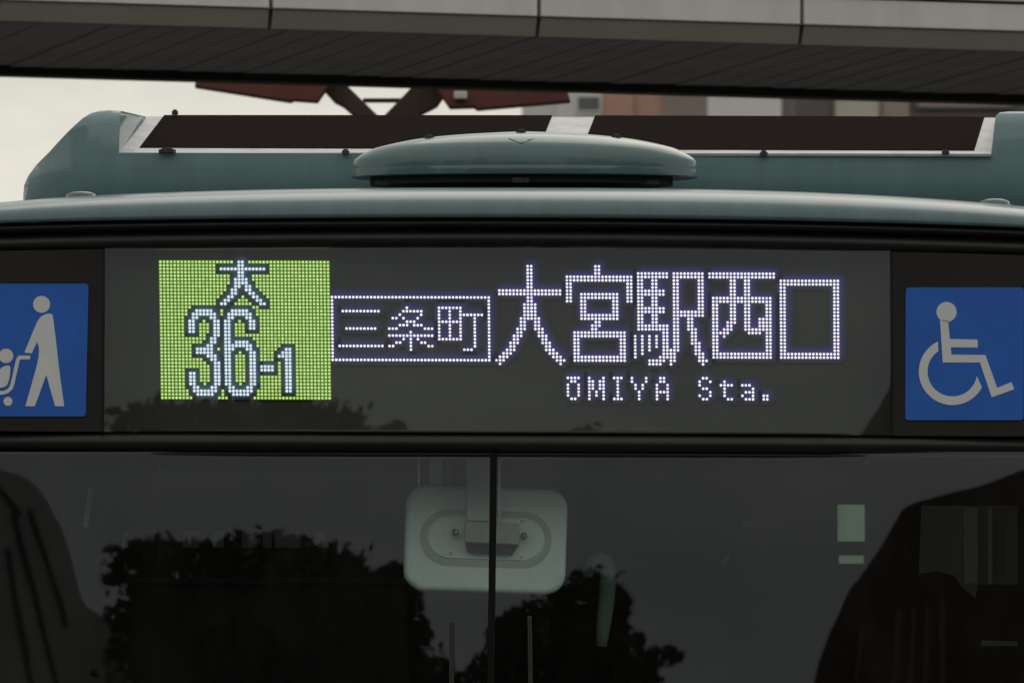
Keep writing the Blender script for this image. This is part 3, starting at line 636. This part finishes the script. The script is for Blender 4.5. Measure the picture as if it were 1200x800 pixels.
wpart('name_plate', [(532, 107), (547.5, 107), (547.5, 116), (532, 116)], 38.45, 38.5, M['bl_white'])
b = bmesh.new(); p0 = Vector((0, 0.35, 0)); tube(b, p0, p0 + Vector((0, 0, W(0, 148, DW).z)), 0.16, 0.13, 16); obj('post', b, M['rust_dark'], wing, True)

# ------------------------------------------------------------------ buildings far behind
DBG = 300.0
def building(label, x0, x1, ytop, bays, wins, depth=14.0, d=DBG):
    a = W(x0, 0, d); c = W(x1, 0, d); cx = (a.x + c.x) / 2; zt_ = W(0, ytop, d).z
    rt = root('building', label, 'building', (cx, d - CD, 0))
    for (bx0, bx1, m, pr) in bays:
        p, q = W(bx0, 0, d).x - cx, W(bx1, 0, d).x - cx
        b = bmesh.new(); box(b, (p, -pr, 0), (q, depth, zt_)); obj('wall', b, m, rt)
    b = bmesh.new(); box(b, (a.x - cx - 0.15, -0.5, zt_ + 0.003), (c.x - cx + 0.15, depth + 0.2, zt_ + 0.35)); obj('roof', b, M['bl_dark'], rt)
    for (wx0, wx1, wy0, wy1, m, rep) in wins:
        for kf in range(rep):
            p = W(wx0, wy1, d); q = W(wx1, wy0, d); zo = -kf * 3.1
            b = bmesh.new(); px0, px1, z0, z1 = p.x - cx, q.x - cx, p.z + zo, q.z + zo; fwd = 0.33; t_ = 0.07
            for s in ((px0 - t_, z0 - t_, px1 + t_, z0), (px0 - t_, z1, px1 + t_, z1 + t_), (px0 - t_, z0, px0, z1), (px1, z0, px1 + t_, z1)): box(b, (s[0], -fwd - 0.06, s[1]), (s[2], -fwd + 0.2, s[3]))
            f_ = obj('window', b, M['bl_dark'] if m is not M['bl_glass'] else M['bl_white'], rt)
            b = bmesh.new(); box(b, (px0, -fwd - 0.02, z0), (px1, -fwd + 0.1, z1)); obj('pane', b, m, f_)
    return rt
building('white and salmon tiled block beyond the walkway, with one dark window', 612, 829, 40,
         [(612, 652, M['bl_white'], 0.0), (652, 705, M['bl_white'], 0.3), (705, 742, M['bl_salmon'], 0.25), (742, 776, M['bl_salmon'], 0.1), (776, 829, M['bl_pink'], 0.2)],
         [(677, 702.5, 82, 94, M['bl_glass'], 1), (677, 702.5, 115, 131, M['bl_glass'], 4), (785, 818, 70, 100, M['bl_glass'], 2)])
building('plain white block beside the salmon tiled one', 829, 931, 55, [(829, 931, M['bl_white'], 0.0)], [(845, 870, 60, 90, M['bl_glass'], 1), (890, 915, 60, 90, M['bl_glass'], 1)], d=330)
building('dark brown-grey block with a beige blind in its window', 931, 1260, 30,
         [(931, 976, M['bl_dark'], 0.3), (976, 1032, M['bl_beige'], 0.1), (1032, 1065, M['bl_pink'], 0.25), (1065, 1260, M['bl_dark'], 0.15)],
         [(978, 1030, 113, 150, M['bl_beige'], 3), (1075, 1185, 118, 126, M['bl_pink'], 2)], d=290)

# ------------------------------------------------------------------ what stands behind the camera and shows in the glass
YR = -50.0                                # 30 m behind the camera
def RF(px, py, Y=None):                   # where the windscreen mirrors that spot from
    Y = YR if Y is None else Y
    zg = CH + (1040 - py) / 500; e = math.atan((1040 - py) / F) + 2 * A1
    return (px - 600) / F * (CD + abs(Y)), zg + abs(Y) * math.tan(e)
def tree(name, label, cx, ztop, halfw, lobes, seed, nleaf=9000, dy=0.0):
    rnd = random.Random(seed)
    t = root(name, label, 'tree', (cx, YR + dy, 0), 'trees mirrored in the bus glass')
    ztop = RF(600, 660)[1]; b = bmesh.new(); tube(b, (0, 0, 0), (0.1, 0, ztop * 0.45), 0.28, 0.18, 10); tube(b, (0.1, 0, ztop * 0.45), (0, 0.1, ztop * 0.85), 0.18, 0.06, 8)
    for k in range(9):
        z0 = ztop * rnd.uniform(0.4, 0.75); a = rnd.uniform(0, 6.28); tube(b, (0.05, 0, z0), (math.cos(a) * halfw * 0.7, math.sin(a) * halfw * 0.7, z0 + ztop * rnd.uniform(0.08, 0.2)), 0.09, 0.025, 6)
    obj('trunk', b, M['bark'], t, True)
    vs, fs = [], []
    sub = []
    for l in lobes:
        for k in range(14):
            u = Vector((rnd.gauss(0, 1), rnd.gauss(0, 1), rnd.gauss(0, 1))).normalized() * rnd.uniform(0.75, 1.12); f = rnd.uniform(0.14, 0.32)
            sub.append((l[0] + u.x * l[3], l[1] + u.y * l[4], l[2] + u.z * l[5], l[3] * f * 1.3, l[4] * f, l[5] * f))
    lobes = [(l[0], l[1], l[2], l[3] * 0.9, l[4] * 0.9, l[5] * 0.9) for l in lobes] + sub
    vol = [(l[3] * l[4] * l[5]) ** 0.7 for l in lobes]
    for i in range(nleaf):
        lx, ly, lz, ax, ay, az = rnd.choices(lobes, vol)[0]
        while True:
            u = Vector((rnd.uniform(-1, 1), rnd.uniform(-1, 1), rnd.uniform(-1, 1)))
            if u.length < 1: break
        u = u.normalized() * (0.75 + abs(rnd.gauss(0, 0.27)) if rnd.random() < 0.6 else u.length)
        c = Vector((lx + u.x * ax, ly + u.y * ay, lz + u.z * az)); s = rnd.uniform(0.018, 0.045)
        n1 = Vector((rnd.gauss(0, 1), rnd.gauss(0, 1), rnd.gauss(0, 1))).normalized(); n2 = n1.orthogonal().normalized(); k = len(vs)
        vs += [c - n1 * s * 1.5, c + n2 * s * 0.8, c + n1 * s * 1.5, c - n2 * s * 0.8]; fs.append((k, k + 1, k + 2, k + 3))
    me = bpy.data.meshes.new('crown'); me.from_pydata(vs, [], fs); me.update(); link('crown', me, M['leaf'], t)
    return t
rnd = random.Random(5)
def lobes_px(cx, lst):                     # lobes given by mirrored picture position and size in px
    out = []
    for px, py, rx, ry in lst:
        x, z = RF(px, py); s = (CD + abs(YR)) / F
        out.append((x - cx, rnd.uniform(-0.5, 0.5), z, rx * s, rx * s * 0.9, ry * s))
    return out
cA = RF(320, 700)[0]
LA = lobes_px(cA, [(150, 668, 34, 26), (185, 662, 40, 22), (235, 680, 50, 30), (285, 672, 48, 30), (335, 672, 50, 30), (380, 682, 50, 30), (425, 678, 45, 26), (455, 695, 40, 28), (300, 740, 150, 66), (230, 790, 100, 80), (400, 780, 100, 85), (470, 745, 36, 34), (500, 790, 30, 20), (185, 720, 40, 30), (210, 900, 110, 120), (390, 900, 120, 120), (310, 1050, 230, 170), (310, 1300, 300, 220)])
tree('broadleaf_tree', 'dark broadleaf tree mirrored in the left windscreen pane', cA, 12.5, 2.2, LA, 3, 70000)
cB = RF(660, 760)[0]
LB_ = lobes_px(cB, [(640, 729, 50, 34), (690, 714, 42, 30), (720, 724, 22, 18), (650, 770, 80, 70), (715, 764, 30, 30), (745, 779, 34, 16), (780, 776, 18, 10), (730, 785, 40, 24), (600, 790, 40, 60), (650, 880, 110, 110), (660, 1040, 160, 150), (670, 1300, 260, 220)])
tree('broadleaf_tree', 'dark broadleaf tree mirrored right of the windscreen divider', cB, 12.0, 2.0, LB_, 4, 46000)
# ribbed vaulted hall (left) and dark red gabled hall (right)
def hall(label, pts, m, depth, rib_m, ribs):
    cx = RF(pts[0][0], 0)[0]; h = root('hall', label, 'hall', (cx, YR, 0))
    top = [RF(*p) for p in pts]; zmin = 0
    b = bmesh.new()
    out = [(top[0][0] - cx, 0, zmin)] + [(x - cx, 0, z) for x, z in top] + [(top[-1][0] - cx, 0, zmin)]
    prism(b, out, [(x, -depth, z) for x, y, z in out]); obj('wall', b, m, h)
    for (a, c) in ribs:
        b = bmesh.new(); p = RF(*a); q = RF(*c); tube(b, (p[0] - cx, 0.02, p[1]), (q[0] - cx, 0.02, q[1]), 0.022, 0.022, 6); obj('rib', b, rib_m, h)
    return h
hall('grey ribbed rounded hall mirrored at the left edge of the windscreen', [(-260, 560), (-120, 535), (-40, 545), (0, 556), (12, 560), (30, 575), (42, 592), (58, 622), (72, 660), (84, 700), (92, 712), (132, 736), (138, 765), (142, 812)],
     M['seam_roof'], 12, M['seam_rib'], [((-3, 645), (32, 850)), ((2, 605), (70, 850)), ((20, 600), (44, 665)), ((44, 665), (66, 735)), ((-30, 640), (-8, 850)), ((-12, 575), (10, 606))])
hall('dark red slope-roofed hall mirrored at the right edge of the windscreen', [(955, 830), (965, 780), (980, 740), (1005, 690), (1036, 650), (1066, 598), (1082, 590), (1130, 577), (1165, 570), (1200, 556), (1300, 530)],
     M['red_wall'], 12, M['red_rib'], [((1060, 720), (1052, 850)), ((1078, 715), (1070, 850)), ((1096, 712), (1090, 850)), ((1112, 705), (1110, 850)), ((1020, 740), (1003, 850))])

# a belt of tall trees to both sides behind the camera: the gloss of the roof mirrors it
rnd = random.Random(8); vs, fs = [], []
for k in range(150):
    x = rnd.uniform(-75, 75); side = abs(x) > 11
    h = rnd.uniform(15, 26) if side else rnd.uniform(12.5, 15.0)
    for j in range(240):
        z = h * (1 - rnd.random() ** 1.4 * 0.98); wdt = 3.0 * (1.05 - (z / h) ** 3)
        c = Vector((x + rnd.gauss(0, 0.6) * wdt, YR - 12 + rnd.gauss(0, 1.5), z)); s_ = rnd.uniform(0.25, 0.6)
        if abs(c.x) < 8.0 and c.z > 15.2: continue
        n1 = Vector((rnd.gauss(0, 1), rnd.gauss(0, 1), rnd.gauss(0, 1))).normalized(); n2 = n1.orthogonal().normalized(); q = len(vs)
        vs += [c - n1 * s_ * 1.5, c + n2 * s_, c + n1 * s_ * 1.5, c - n2 * s_]; fs.append((q, q + 1, q + 2, q + 3))
me = bpy.data.meshes.new('woodland'); me.from_pydata(vs, [], fs); me.update(); wo_ = link('woodland', me, M['leaf']); wo_['kind'] = 'stuff'
wo_['label'] = 'dark belt of trees mirrored in the glossy roof'; wo_['category'] = 'woodland'

# dark flat-topped block standing before the left tree
YK = YR + 9; xl = RF(148, 0, YK)[0]; xr = RF(474, 0, YK)[0]; zk_ = RF(300, 684, YK)[1]; xc = (xl + xr) / 2
blk = root('stair_tower', 'black flat-topped tower mirrored before the tree in the left windscreen pane', 'tower', (xc, YK, 0))
b = bmesh.new(); box(b, (xl - xc, -4, 0), (xr - xc, 0, zk_)); obj('wall', b, M['dark_steel'], blk)
b = bmesh.new(); box(b, (xl - xc - 0.02, -4.05, zk_ - 0.02), (xr - xc + 0.02, 0.03, zk_ + 0.02)); obj('roof_edge', b, M['seam_rib'], blk)
b = bmesh.new(); ax = RF(275, 0, YK)[0] - xc; az = RF(300, 775, YK)[1]; n_ = 20; r_ = 0.36
arc = [(ax - r_, 0.012, az - 3)] + [(ax + r_ * math.cos(math.pi - math.pi * k / n_), 0.012, az + r_ * 0.8 * math.sin(math.pi * k / n_)) for k in range(n_ + 1)] + [(ax + r_, 0.012, az - 3)]
prism(b, arc, [(x, -0.06, z) for x, y, z in arc]); obj('arched_door', b, M['divider'], blk)
